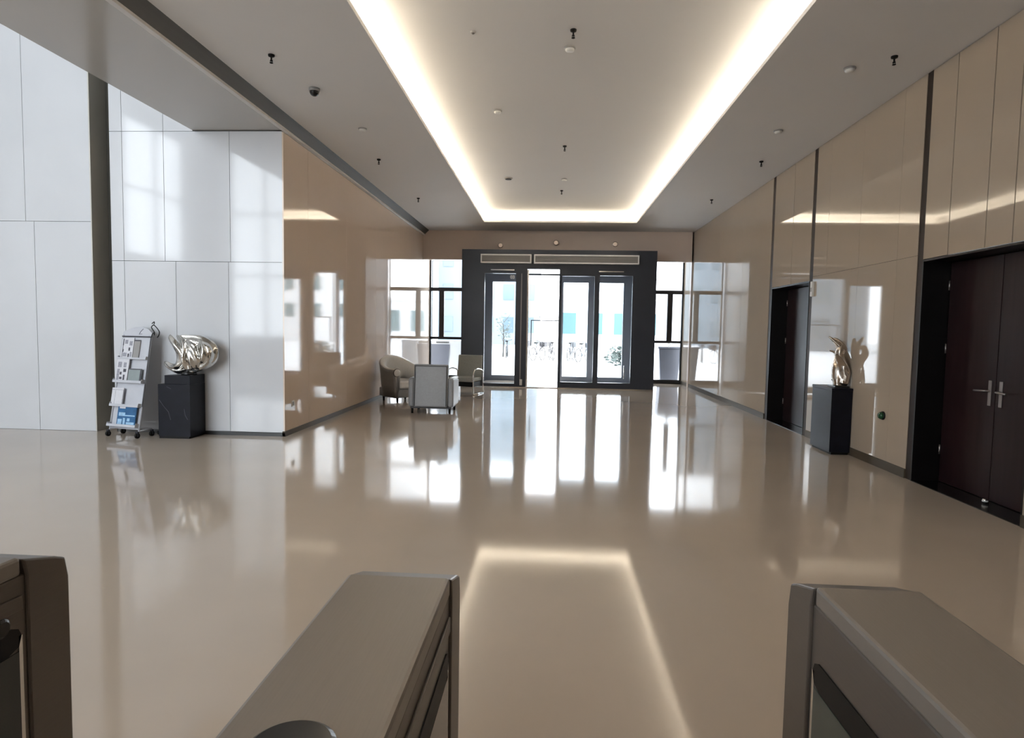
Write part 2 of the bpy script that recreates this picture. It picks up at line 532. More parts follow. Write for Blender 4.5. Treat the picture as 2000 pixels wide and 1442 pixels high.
def side_window(n, x0, x1, mx, label):
    b = BM()
    for p in ((x0, x1, .03, .11), (x0, x1, 1.20, 1.275), (x0, x1, 2.645, 2.755), (x0, x1, 3.82, 3.9)):
        box(b, p[0], p[1], YO - .05, YO + .05, p[2], p[3])
    box(b, mx - .075, mx + .075, YO - .05, YO + .05, 1.275, 2.645)
    for x in (x0, x1 - .04):
        box(b, x, x + .04, YO - .05, YO + .05, .11, 1.20)
        box(b, x, x + .04, YO - .05, YO + .05, 1.275, 2.645)
        box(b, x, x + .04, YO - .05, YO + .05, 2.755, 3.82)
    w = struct('window_%d' % n, b, BLACKF, label, 'window')
    for z0, z1 in ((.11, 1.20), (2.755, 3.82)):
        obj('pane', box(BM(), x0 + .04, x1 - .04, YO - .006, YO + .006, z0, z1), GLASS, w)
    obj('pane', box(BM(), x0 + .04, mx - .075, YO - .006, YO + .006, 1.275, 2.645), GLASS, w)
    obj('pane', box(BM(), mx + .075, x1 - .04, YO - .006, YO + .006, 1.275, 2.645), GLASS, w)
    obj('sill', box(BM(), x0, x1, YO - .09, YO + .05, 0, .03), BLACKF, w)


side_window(1, XL, PX0 - .04, -3.30, 'black framed window left of the entrance')
side_window(2, PX1 + .04, XR, 3.50, 'black framed window right of the entrance')

# ------------------------------------------------------------------ entrance portal
BAYS = [(-1.76, -.94, .10, 3.0), (-.64, .20, 0, 3.12), (.27, 1.12, .17, 2.95), (1.25, 2.10, .17, 2.97)]
b = BM()
y0, y1 = PY, PY + .10
xs = [PX0] + [v for t in BAYS for v in t[:2]] + [PX1]
for i in range(0, len(xs), 2):
    box(b, xs[i], xs[i + 1], y0, y1, 0, PZ)
for x0, x1, z0, z1 in BAYS:
    box(b, x0, x1, y0, y1, z1, PZ)
    if z0 > 0:
        box(b, x0, x1, y0, y1, 0, z0)
box(b, PX0, PX0 + .08, y1, YO - .06, 0, PZ)
box(b, PX1 - .08, PX1, y1, YO - .06, 0, PZ)
box(b, PX0, PX1, y1, YO - .06, PZ - .08, PZ)
portal_o = struct('door_3', b, NAVY, 'dark navy entrance portal with four glazed bays', 'door')
obj('head_rail', box(BM(), -1.60, -.98, PY - .035, PY + .0, 3.075, 3.10), CHROME, portal_o)
obj('head_rail', box(BM(), 1.22, 1.86, PY - .035, PY + .0, 3.06, 3.085), CHROME, portal_o)
obj('threshold', box(BM(), PX0, PX1, PY - .03, PY + .0, 0, .02), CHROME, portal_o)
# chrome edge of the open sliding leaf parked behind the post
obj('leaf_edge', box(BM(), -.64, -.60, PY + .03, PY + .09, .02, 3.1), CHROME, portal_o)
obj('leaf_edge', box(BM(), -.80, -.775, PY - .02, PY, .10, 3.0), GREYPL, portal_o)
obj('lock', box(BM(), -.80, -.73, PY - .03, PY, .06, .22), WHITEPL, portal_o, bevel=.004)
for i in (0, 2, 3):
    x0, x1, z0, z1 = BAYS[i]
    obj('pane', box(BM(), x0, x1, PY + .045, PY + .055, z0, z1), GLASS, portal_o)
obj('pull_handle', tube(BM(), [(1.93, PY - .0, .30), (1.93, PY - .04, .32), (1.93, PY - .04, .60), (1.93, PY, .62)], .012, 8), CHROME, portal_o, smooth=True)
tx = bpy.data.curves.new('door_number', 'FONT')
tx.body = '03'
tx.size, tx.extrude, tx.offset = .12, .004, .005
tx.align_x = 'CENTER'
to = bpy.data.objects.new('door_number', tx)
COL.objects.link(to)
to.location, to.rotation_euler = (-1.03, PY - .004, 2.865), (R90, 0, 0)
to.parent = portal_o
tx.materials.append(BRIGHTW)

# outer facade of the vestibule
OB = [(-1.757, -.86, .147, 2.95), (-.76, .30, .0, 3.42), (.36, 1.09, .147, 2.95), (1.40, 2.13, .147, 2.95)]
b = BM()
xs = [PX0] + [v for t in OB for v in t[:2]] + [PX1]
for i in range(0, len(xs), 2):
    box(b, xs[i], xs[i + 1], YO - .05, YO + .05, 0, PZ)
for x0, x1, z0, z1 in OB:
    box(b, x0, x1, YO - .05, YO + .05, z1, PZ)
    if z0 > 0:
        box(b, x0, x1, YO - .05, YO + .05, 0, z0)
of = struct('door_4', b, NAVYL, 'glare-paled blue grey outer doors beyond the entrance portal', 'door')
b = BM()
box(b, -.76, .30, YO - .03, YO + .03, 3.155, 3.20)
box(b, -.70, -.672, YO - .02, YO + .02, 0, 3.155)
obj('head_bar', b, BLACKF, of)
b = BM()
box(b, -.60, -.575, YO - .02, YO + .02, 1.05, 1.80)
box(b, -.60, .30, YO - .02, YO + .02, 1.80, 1.825)
box(b, -.35, .30, YO - .015, YO + .015, 1.905, 1.918)
obj('sliding_rail', b, BLACKF, of)
for i in (0, 2, 3):
    x0, x1, z0, z1 = OB[i]
    obj('pane', box(BM(), x0, x1, YO - .005, YO + .005, z0, z1), GLASS, of)
struct('wall_facade', box(BM(), XL, XR, YO - .04, YO + .1, 3.9, 4.8), BLDW, 'facade above the windows', 'wall')

# air curtain boxes over the doors
def air_curtain(x0, x1, label):
    t = thing('air_curtain', label, 'air curtain', ((x0 + x1) / 2, PY, 3.255), 0, 'air curtains over the doors')
    hw = (x1 - x0) / 2
    obj('casing', box(BM(), -hw + .03, hw - .03, -.13, 0, .03, .20), GREYPL, t)
    b = BM()
    for p in ((-hw, hw, .20, .23), (-hw, hw, 0, .03)):
        box(b, p[0], p[1], -.15, 0, p[2], p[3])
    for p in ((-hw, -hw + .03), (hw - .03, hw)):
        box(b, p[0], p[1], -.15, 0, .03, .20)
    obj('trim_frame', b, BRIGHTW, t)
    b = BM()
    for k in range(4):
        box(b, -hw + .04, hw - .04, -.137, -.13, .05 + k * .036, .058 + k * .036)
    obj('louvre', b, SLOT, t)


air_curtain(-1.86, -.54, 'short pale framed air curtain box over the left entrance bay')
air_curtain(-.47, 2.23, 'long pale framed air curtain box over the middle and right entrance bays')

# spotlights on the bulkhead
for x, z, lab in ((-1.45, 3.874, 'leftmost of three small warm spotlights on the taupe bulkhead'),
                  (.097, 3.958, 'middle of three small warm spotlights on the taupe bulkhead'),
                  (1.729, 3.931, 'rightmost of three small warm spotlights on the taupe bulkhead')):
    t = thing('spotlight', lab, 'spotlight', (x, YB, z), 0, 'spotlights on the bulkhead')
    t.scale = (.85, .85, .85)
    M = Matrix.Rotation(math.radians(50), 4, 'X')
    obj('mount', lathe(BM(), [(.05, 0), (.05, -.02), (.03, -.025)], 16, axis='y'), WHITEPL, t)
    obj('housing', lathe(BM(), [(.045, -.02), (.075, -.03), (.085, -.10), (.078, -.105)], 20, axis='y'), BRASS, t, smooth=True)
    obj('lens', lathe(BM(), [(.07, -.104), (.065, -.112), (.03, -.118)], 20, axis='y'), WARML, t, smooth=True)

# ------------------------------------------------------------------ cove light strips
for lab, p in (('warm light strip hidden on the left ledge of the ceiling tray', (CL - .20, CL - .16, CY0, CY1 + .16)),
               ('warm light strip hidden on the right ledge of the ceiling tray', (CR + .16, CR + .20, CY0, CY1 + .16)),
               ('warm light strip hidden on the far ledge of the ceiling tray', (CL - .12, CR + .12, CY1 + .16, CY1 + .20))):
    cx, cy = (p[0] + p[1]) / 2, (p[2] + p[3]) / 2
    o = obj('light_strip', box(BM(), p[0] - cx, p[1] - cx, p[2] - cy, p[3] - cy, 0, .018), LEDM, None, (cx, cy, ZC + .047))
    tag(o, lab, 'light strip', 'light strips in the ceiling tray')

# ------------------------------------------------------------------ ceiling fittings
t = thing('sprinkler', 'black sprinkler on the left ceiling strip, nearest the camera', 'sprinkler', (-2.895, 6.413, ZC), 0, 'ceiling sprinklers')
t.scale = (.72, .72, .78)
obj('escutcheon', lathe(BM(), [(.045, 0), (.042, -.022), (.02, -.03)], 16), BLACKPL, t)
obj('stem', lathe(BM(), [(.012, -.02), (.012, -.065), (.02, -.07), (.01, -.085)], 12), BLACKPL, t)
obj('deflector', lathe(BM(), [(.024, -.10), (.026, -.105), (.01, -.112)], 14), BLACKPL, t)
b = BM()
for sx in (-1, 1):
    tube(b, [(sx * .008, 0, -.065), (sx * .02, 0, -.08), (sx * .006, 0, -.102)], .004, 6)
obj('yoke', b, BLACKPL, t)
for x, y, z, lab in ((-2.873, 10.345, ZC, 'black sprinkler on the left ceiling strip, second from the camera'),
                     (-2.869, 13.407, ZC, 'black sprinkler on the left ceiling strip, farthest from the camera'),
                     (3.318, 6.578, ZC, 'black sprinkler on the right ceiling strip, nearest the camera'),
                     (3.301, 10.445, ZC, 'black sprinkler on the right ceiling strip, second from the camera'),
                     (3.268, 13.423, ZC, 'black sprinkler on the right ceiling strip, farthest from the camera'),
                     (.163, 6.493, ZT, 'black sprinkler in the ceiling tray, nearest the camera'),
                     (.165, 10.475, ZT, 'black sprinkler in the ceiling tray, second from the camera'),
                     (.172, 13.764, ZT, 'black sprinkler in the ceiling tray, farthest from the camera')):
    dup(t, (x, y, z), 0, lab)

t = thing('dome_camera', 'black dome security camera on the left ceiling strip', 'security camera', (-2.793, 7.314, ZC))
obj('housing', lathe(BM(), [(.062, 0), (.064, -.02), (.058, -.034)], 24), GREYPL, t, smooth=True)
obj('dome', lathe(BM(), [(.055, -.03)] + [(.055 * math.cos(a), -.034 - .055 * math.sin(a)) for a in (.3, .6, .9, 1.2, 1.45)], 24), BLACKGL, t, smooth=True)

t = thing('smoke_detector', 'pale round detector on the left ceiling strip beyond the dome camera', 'detector', (-2.666, 8.766, ZC), 0, 'ceiling detectors')
obj('base', lathe(BM(), [(.06, 0), (.06, -.012), (.05, -.016)], 24), GREYPL, t, smooth=True)
obj('cap', lathe(BM(), [(.05, -.012), (.045, -.034), (.025, -.042)], 24), WHITEPL, t, smooth=True)
for x, y, z, lab in ((3.018, 6.851, ZC, 'pale round detector on the right ceiling strip, nearer of two'),
                     (3.016, 8.889, ZC, 'pale round detector on the right ceiling strip, farther of two'),
                     (-.791, 8.807, ZT, 'pale round detector in the ceiling tray, left of centre'),
                     (.14, 6.893, ZT, 'pale round detector just beyond the nearest tray sprinkler'),
                     (.205, 12.748, ZT, 'pale round detector just before the farthest tray sprinkler')):
    dup(t, (x, y, z), 0, lab)
t = thing('ceiling_speaker', 'small dark round fitting at the far left of the ceiling tray', 'ceiling fitting', (-.903, 12.676, ZT))
obj('rim', lathe(BM(), [(.085, 0), (.085, -.012), (.07, -.02)], 24), GREYPL, t)
obj('grille', lathe(BM(), [(.07, -.012), (.06, -.03), (.02, -.032)], 24), BLACKPL, t)
t = thing('downlight', 'small grey round fitting at the near left of the ceiling tray', 'ceiling fitting', (-.847, 6.512, ZT))
obj('rim', lathe(BM(), [(.028, 0), (.026, -.012), (.018, -.016)], 18), GREYPL, t)
obj('lens', lathe(BM(), [(.018, -.01), (.012, -.022)], 18), SLOT, t)

# ------------------------------------------------------------------ turnstiles
def turnstile(label, xc, hw, yend, side, disc=False, glass=DARKG, rail=True):
    """box gate running towards the camera; side = +1 / -1: the face with the inset glass panel"""
    t = thing('turnstile', label, 'turnstile', (xc, yend - .62, 0), 0, 'turnstile cabinets')
    L0, L1 = -.72, .62                       # local y: near end, end of the lid
    # cabinet: profile in (y, z) with a sloping far nose
    prof = [(L0, .0), (L1 + .13, .0), (L1 + .135, .90), (L1 + .128, .945), (L1 + .10, .955), (L1, .955), (L0, .955)]
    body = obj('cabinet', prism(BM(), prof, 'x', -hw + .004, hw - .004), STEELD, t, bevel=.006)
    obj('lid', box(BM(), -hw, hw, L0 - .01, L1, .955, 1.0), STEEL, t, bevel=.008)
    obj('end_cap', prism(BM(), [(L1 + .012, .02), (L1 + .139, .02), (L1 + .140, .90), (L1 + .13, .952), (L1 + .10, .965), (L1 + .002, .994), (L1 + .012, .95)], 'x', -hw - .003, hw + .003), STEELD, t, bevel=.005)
    for s in (side, -side):
        X = s * (hw - .004)
        a, c = sorted((X, X + s * .006))
        # raised side rail under the lid
        if rail:
            obj('side_rail', box(BM(), a, c, L0, L1, .875, .91), STEELD, body, bevel=.002)
        a, c = sorted((X, X + s * .003))
        # dark gasket with a rounded far end, glass below it
        pts = [(L0, .84), (L1 - .03, .84), (L1 - .012, .832), (L1 - .004, .815), (L1 - .012, .79), (L1 - .04, .78), (L0, .78)]
        obj('gasket', prism(BM(), pts, 'x', a, c), BLACKPL, t)
        obj('side_glass', box(BM(), a, c, L0, L1 - .012, .12, .778), glass, t)
        obj('glass_trim', box(BM(), a, c, L1 - .012, L1 - .002, .10, .815), CHROME, t)
    obj('plinth', box(BM(), -hw + .02, hw - .02, L0, L1 + .10, 0, .06), BLACKPL, t)
    if disc:
        rd = obj('card_reader', lathe(BM(), [(.0585, 0), (.0585, .006), (.052, .010), (.02, .011)], 40, c=(0, .032, 1.0)), BLACKGL, t, smooth=False)
    return t


turnstile('middle turnstile with black round card reader on its lid', -.324, .114, 1.345, 1, True)
turnstile('right turnstile with greenish glass in its side', .70, .111, 1.378, -1, False, GREENG, rail=False)
lt = turnstile('left turnstile, mostly cut off by the frame', -1.335, .114, 1.36, 1)
obj('sensor', lathe(BM(), [(.022, -.004), (.022, .006), (.016, .010)], 20, c=(.112, .56, .855), axis='x'), BLACKGL, lt, smooth=False)

# ------------------------------------------------------------------ pedestals and sculptures
t = thing('pedestal', 'black marble pedestal by the white wall, stepped at the top', 'pedestal', (-5.01, 8.25, 0))
b = box(BM(), -.22, .22, -.185, .185, .03, .73)
n0 = len(b.faces)
for pts in ([(-.10, .70), (-.06, .68), (-.04, .67)], [(-.205, .52), (-.15, .44), (-.08, .36), (-.05, .25)], [(.14, .40), (.15, .32), (.185, .26)]):
    tube(b, [(x, -.1855, z) for x, z in pts], .003, 5)
b.faces.ensure_lookup_table()
for f in b.faces[n0:]:
    f.material_index = 1
obj('column', b, PEDBL, t, extra=(PEDVEIN,))
obj('top_block', box(BM(), -.135, .22, -.175, .185, .73, .85), PEDBL, t, bevel=.004)
obj('foot', box(BM(), -.215, .20, -.18, .18, 0, .03), BLACKPL, t)

t = thing('pedestal', 'black pedestal against the right wall between the doors', 'pedestal', (3.742, 8.55, 0))
obj('column', box(BM(), -.128, .130, -.30, .30, .03, .83), PEDBL, t, bevel=.004)
obj('foot', box(BM(), -.10, .11, -.29, .29, 0, .03), BLACKPL, t)
obj('top_block', box(BM(), -.132, .132, -.305, .305, .83, .86), PEDBL, t, bevel=.004)


def remeshed(name, bm, m, parent, vox, smooth_it=4):
    o = obj(name, bm, m, parent, smooth=True)
    r = o.modifiers.new('remesh', 'REMESH')
    r.mode, r.voxel_size, r.use_smooth_shade = 'VOXEL', vox, True
    s = o.modifiers.new('smooth', 'SMOOTH')
    s.factor, s.iterations = .5, smooth_it
    return o


def lobe(b, pts, n=7, ridge=None, seg=20, sq=1.0):
    sp = spline(pts, n)
    tube(b, [p[:3] for p in sp], [max(p[3], .004) for p in sp], seg, ridge=ridge, sq=sq)


# left sculpture: a coiled, fluted metal form with a mouth open to the left
t = thing('sculpture', 'coiled silver and champagne metal sculpture on the black pedestal by the white wall', 'sculpture', (-4.90, 8.24, .85))
b = BM()
lobe(b, [(-.29, 0, .17, .012), (-.24, 0, .12, .035), (-.13, 0, .07, .05), (0, 0, .075, .06), (.14, 0, .13, .085), (.26, .0, .23, .10), (.27, .01, .34, .10), (.17, .01, .43, .085), (.03, 0, .475, .06), (-.08, -.01, .50, .035)], ridge=(5, .17, .22))
lobe(b, [(-.21, 0, .535, .008), (-.19, -.02, .49, .034), (-.12, -.05, .40, .05), (-.055, -.06, .30, .055), (-.05, -.06, .20, .05), (-.10, -.05, .12, .042), (-.18, -.03, .115, .034), (-.265, -.01, .17, .012)], ridge=(3, .16, .25), sq=.8)
lobe(b, [(.06, -.07, .08, .05), (.04, -.09, .20, .07), (.03, -.08, .33, .065), (-.02, -.06, .44, .05), (-.10, -.03, .52, .02)], ridge=(3, .22, -.25), sq=.7)
lobe(b, [(.13, -.06, .11, .05), (.15, -.09, .22, .085), (.12, -.09, .35, .07), (.04, -.06, .45, .03)], ridge=(4, .2, .3), sq=.8)
lobe(b, [(.20, -.03, .15, .04), (.25, -.07, .24, .07), (.24, -.07, .36, .06), (.17, -.04, .46, .025)], ridge=(4, .2, -.3), sq=.8)
lobe(b, [(.05, .06, .12, .06), (.10, .08, .25, .09), (.08, .07, .38, .06)], ridge=(4, .15, .2))
so = remeshed('metal_form', b, SILVER, t, .007, 3)
so.scale = (1.1, 1.0, 1.02)
so.location = (-.025, 0, 0)
obj('stand', lathe(BM(), [(.10, 0), (.095, .03), (.05, .05), (.07, .085)], 24), SCBASE, t, smooth=True)

# right sculpture: an upright twisting flame of metal
t = thing('sculpture', 'upright twisting bronze sculpture on the black pedestal by the right wall', 'sculpture', (3.765, 8.42, .86))
b = BM()
lobe(b, [(.0, 0, .02, .085), (.01, 0, .12, .10), (.0, 0, .26, .085), (.02, 0, .38, .055), (.03, .02, .48, .05), (-.03, .05, .58, .03), (-.11, .08, .66, .012)], ridge=(3, .22, .16), sq=.8)
lobe(b, [(.03, -.05, .05, .05), (.05, -.04, .20, .06), (.0, -.05, .34, .05), (-.05, -.06, .44, .04), (-.02, -.07, .53, .028), (.04, -.05, .50, .018), (.02, -.04, .45, .01)], ridge=(3, .15, .2))
lobe(b, [(.0, .08, .08, .05), (.03, .11, .24, .055), (.05, .13, .38, .035), (.04, .19, .45, .02), (.0, .24, .47, .008)], ridge=(3, .15, .2))
lobe(b, [(.03, .0, .44, .045), (.05, .03, .54, .03), (.0, .10, .62, .022), (-.03, .16, .63, .008)], ridge=(3, .1, .2))
so = remeshed('metal_form', b, BRASS, t, .006, 3)
so.scale = (1.0, 1.3, 1.0)
so.location = (.0, 0, 0)
obj('stand', box(BM(), -.085, .095, -.10, .12, 0, .025), SCBASE, t, bevel=.004)

# ------------------------------------------------------------------ newspaper rack
RY, RLEAN = 8.06, math.radians(-10.5)
rk = thing('newspaper_rack', 'pale grey wheeled newspaper rack leaning back by the white wall', 'newspaper rack', (-5.725, RY, 0), math.radians(-14))
LM = Matrix.Rotation(RLEAN, 4, 'X')


def lp(x, y, z):
    return LM @ Vector((x, y, z))


b = BM()
for sx in (-1, 1):
    tube(b, [lp(sx * .255, 0, .09), lp(sx * .245, 0, 1.40)], .012, 8)
    tube(b, [lp(sx * .255, 0, .10), (sx * .255, .22, .10)], .011, 8)
tube(b, [(-.255, .22, .10), (.255, .22, .10)], .010, 8)
tube(b, [lp(-.255, 0, .12), lp(.255, 0, .12)], .010, 8)
obj('frame', b, RACKM, rk, smooth=True)
b = BM()
tube(b, [lp(.262, -.012, .42), lp(.252, -.012, 1.38)], .006, 6)
tube(b, [lp(-.25, -.014, 1.375), lp(.25, -.014, 1.375)], .008, 6)
obj('edge_bead', b, RACKD, rk)
b = BM()
box(b, -.243, .243, .004, .012, .13, 1.37, LM)
obj('back_panel', b, RACKM, rk)
arch = [(-.26, 1.385), (.26, 1.385), (.25, 1.43), (.17, 1.485), (.06, 1.515), (-.05, 1.51), (-.12, 1.49), (-.2, 1.465), (-.26, 1.44)]
obj('header_board', prism(BM(), arch, 'y', 0, .012, LM), RACKM, rk)
b = BM()
tube(b, [lp(.03, -.004, 1.41), lp(.05, -.004, 1.45), lp(.09, -.004, 1.485)], .004, 5)
tube(b, [lp(.03, -.004, 1.41), lp(.08, -.004, 1.415)], .004, 5)
obj('header_emblem', b, INKG, rk)
for zt in (1.07, .745, .42, .15):
    b = BM()
    dp, lip = (.045, .012) if zt > 1 else (.065, .022)
    box(b, -.25, .25, -dp, .004, zt - .012, zt, LM)
    box(b, -.25, .25, -dp - .006, -dp, zt - .012, zt + lip, LM)
    for sx in (-.25, .244):
        box(b, sx, sx + .006, -dp, .004, zt, zt + lip + .02, LM)
    obj('tray', b, RACKM, rk)
b = BM()
for pts in ([(.235, 1.56), (.27, 1.585), (.275, 1.555)], [(.27, 1.545), (.235, 1.515), (.265, 1.475), (.30, 1.44), (.30, 1.40)],
            [(.27, 1.545), (.32, 1.51), (.36, 1.475), (.385, 1.44), (.38, 1.395), (.36, 1.37)], [(.30, 1.44), (.27, 1.42), (.258, 1.37)]):
    tube(b, [lp(x, -.01, z) for x, z in spline(pts, 4)], .0065, 6)
obj('cable', b, BLACKPL, rk, smooth=True)
for x, y in ((-.255, -.01), (.255, -.01), (-.255, .22), (.255, .22)):
    c = obj('caster', lathe(BM(), [(.02, -.014), (.036, -.012), (.036, .012), (.02, .014)], 18, c=(0, 0, 0), axis='x'), BLACKPL, rk, (x, y, .036), smooth=True)
    b = box(BM(), -.018, .018, -.012, .012, .036, .055)
    box(b, -.02, -.016, -.012, .012, -.01, .05)
    box(b, .016, .02, -.012, .012, -.01, .05)
    obj('fork', b, RACKD, c)


def rack_paper(name, label, cat, x0, x1, z0, z1, y, m, blocks, tilt=0.0, thick=.012):
    """a paper standing on a tray of the rack; built in the rack's world frame, top-level"""
    WM = Matrix.Translation((-5.725, RY, 0)) @ Matrix.Rotation(math.radians(-14), 4, 'Z') @ LM
    t = thing(name, label, cat)
    t.matrix_world = WM @ Matrix.Translation(((x0 + x1) / 2, y, z0)) @ Matrix.Rotation(tilt, 4, 'Y')
    hw, h = (x1 - x0) / 2, z1 - z0
    b = box(BM(), -hw, hw, -thick, 0, 0, h)
    for i, (mm, rects) in enumerate(blocks):
        n0 = len(b.faces)
        for u0, u1, v0, v1 in rects:
            box(b, -hw + 2 * hw * u0, -hw + 2 * hw * u1, -thick - .0015, -thick, h * v0, h * v1)
        b.faces.ensure_lookup_table()
        for f in b.faces[n0:]:
            f.material_index = i + 1
    obj('sheets', b, m, t, extra=[q[0] for q in blocks])


N1 = [(INK, [(.08, .16, .62, .95), (.10, .2, .3, .44), (.62, .75, .36, .52), (.6, .72, .05, .22), (.1, .14, .02, .62)]), (INKG, [(.65, .9, .62, .84), (.25, .5, .7, .9), (.2, .5, .08, .26), (.78, .92, .06, .3)])]
N2 = [(INK, [(.35, .55, .1, .2), (.35, .5, .3, .42), (.65, .78, .04, .3), (.62, .85, .42, .56)]), (INKG, [(.12, .42, .62, .86), (.6, .82, .62, .84), (.1, .3, .04, .55)])]
rack_paper('newspaper', 'folded newspaper on the top tier of the rack', 'newspaper', -.235, -.03, 1.075, 1.355, -.002, PAPER, N1)
rack_paper('newspaper', 'folded newspaper in the second tray of the rack', 'newspaper', -.245, -.035, .748, 1.06, -.03, PAPER, N2)
rack_paper('folder', 'grey folder beside the newspaper on the top tier of the rack', 'folder', -.02, .08, 1.075, 1.33, -.002, GREYPL, [(INK, [(.0, 1, .93, 1)])])
rack_paper('magazine', 'greenish grey magazine in the second tray of the rack', 'magazine', -.02, .20, .748, .93, -.03, mat('grey_green_cover', (.27, .31, .31), .4, noise=(8, .1, ONE)), [(INK, [(.0, .9, .92, 1), (.92, 1, .05, 1)])])
rack_paper('leaflet', 'white leaflet in the third tray of the rack', 'leaflet', -.26, -.06, .424, .66, -.03, PAPER, [(INKG, [(.0, .95, .88, .90), (.3, .32, .05, .86), (.97, 1, 0, .9)])])
rack_paper('magazine', 'blue magazine with pale blue pictures in the bottom tray of the rack', 'magazine', -.11, .21, .153, .415, -.03, BLUE, [(BLUEL, [(.08, .42, .50, .68), (.42, .95, .50, .56), (.05, .28, .06, .34), (.34, .46, .06, .40), (.55, .70, .24, .40), (.52, .95, .08, .2)]), (PAPER, [(.08, .4, .88, .97)])])

o = obj('power_adapter', box(BM(), -.06, .06, -.035, .035, 0, .05), BLACKPL, None, (-5.36, 8.36, 0), bevel=.005)
tag(o, 'small black adapter box on the floor between rack and pedestal', 'adapter')

# ------------------------------------------------------------------ wall fittings
t = thing('wall_socket', 'pale square socket plate low on the left beige wall', 'socket', (XL, 8.72, .43))
obj('plate', box(BM(), 0, .008, -.043, .043, -.043, .043), WHITEPL, t, bevel=.003)
obj('insert', box(BM(), .008, .010, -.025, .025, -.025, .025), GREYPL, t)
t = thing('exit_button', 'dark green round button low on the right wall by the pedestal', 'button', (XR, 7.507, .616))
obj('bezel', lathe(BM(), [(.05, 0), (.05, -.012), (.044, -.018)], 24, axis='x'), BLACKPL, t)
obj('knob', lathe(BM(), [(.044, -.015), (.042, -.035), (.03, -.05), (.01, -.054)], 24, axis='x'), GREEN, t, smooth=True)
t = thing('wall_reader', 'small white wall unit beside the top of the far right door', 'wall unit', (XR, 9.64, 2.215))
obj('case', box(BM(), -.035, 0, -.035, .035, -.11, .11), WHITEPL, t, bevel=.006)
obj('screen', box(BM(), -.037, -.035, -.022, .022, -.04, .02), GREYPL, t)
t = thing('door_stop', 'small chrome door stop on the floor by the double door', 'door stop', (XR + .17, 5.99, .008))
obj('post', lathe(BM(), [(.022, 0), (.022, .04), (.014, .046)], 18), CHROME, t, smooth=True)
obj('buffer', lathe(BM(), [(.0235, .018), (.026, .024), (.0235, .032)], 18), WHITEPL, t)

# ------------------------------------------------------------------ seating
# front armchair, seen from behind (local +Y is the front)
t = thing('armchair', 'pale grey leather armchair with its back to the camera', 'armchair', (-2.13, 11.42, 0), math.radians(0))
b = BM()
prism(b, [(-.34, .12), (-.22, .12), (-.16, .84), (-.20, .885), (-.27, .885)], 'x', -.31, .31)
back = obj('backrest', b, LEATH, t, bevel=.025)
b = BM()
for sx in (-1, 1):
    tube(b, [(sx * .285, -.345, .14), (sx * .285, -.28, .86)], .006, 6)
tube(b, [(-.285, -.281, .855), (.285, -.281, .855)], .006, 6)
obj('piping', b, PIPING, back)
for sx in (-1, 1):
    a, c = sorted((sx * .31, sx * .41))
    prof = [(-.30, .12), (.36, .12), (.38, .55), (.36, .60), (.10, .625), (-.25, .645), (-.29, .60)]
    ar = obj('armrest', prism(BM(), prof, 'x', a, c), LEATH, t, bevel=.03)
    obj('arm_pad', box(BM(), a + .01, c - .01, -.05, .37, .60, .635), LEATLIT, ar, bevel=.015)
obj('seat_base', box(BM(), -.30, .30, -.22, .34, .13, .30), LEATH, t, bevel=.02)
obj('seat_cushion', box(BM(), -.30, .30, -.20, .36, .30, .45), LEATLIT, t, bevel=.04)
obj('under_frame', box(BM(), -.37, .37, -.28, .33, .09, .125), PIPING, t)
for sx, sy in ((-1, -1), (1, -1), (-1, 1), (1, 1)):
    obj('leg', lathe(BM(), [(.020, 0), (.024, .09)], 14, c=(sx * .34, sy * .28 + .02, 0)), BLACKPL, t, smooth=True)

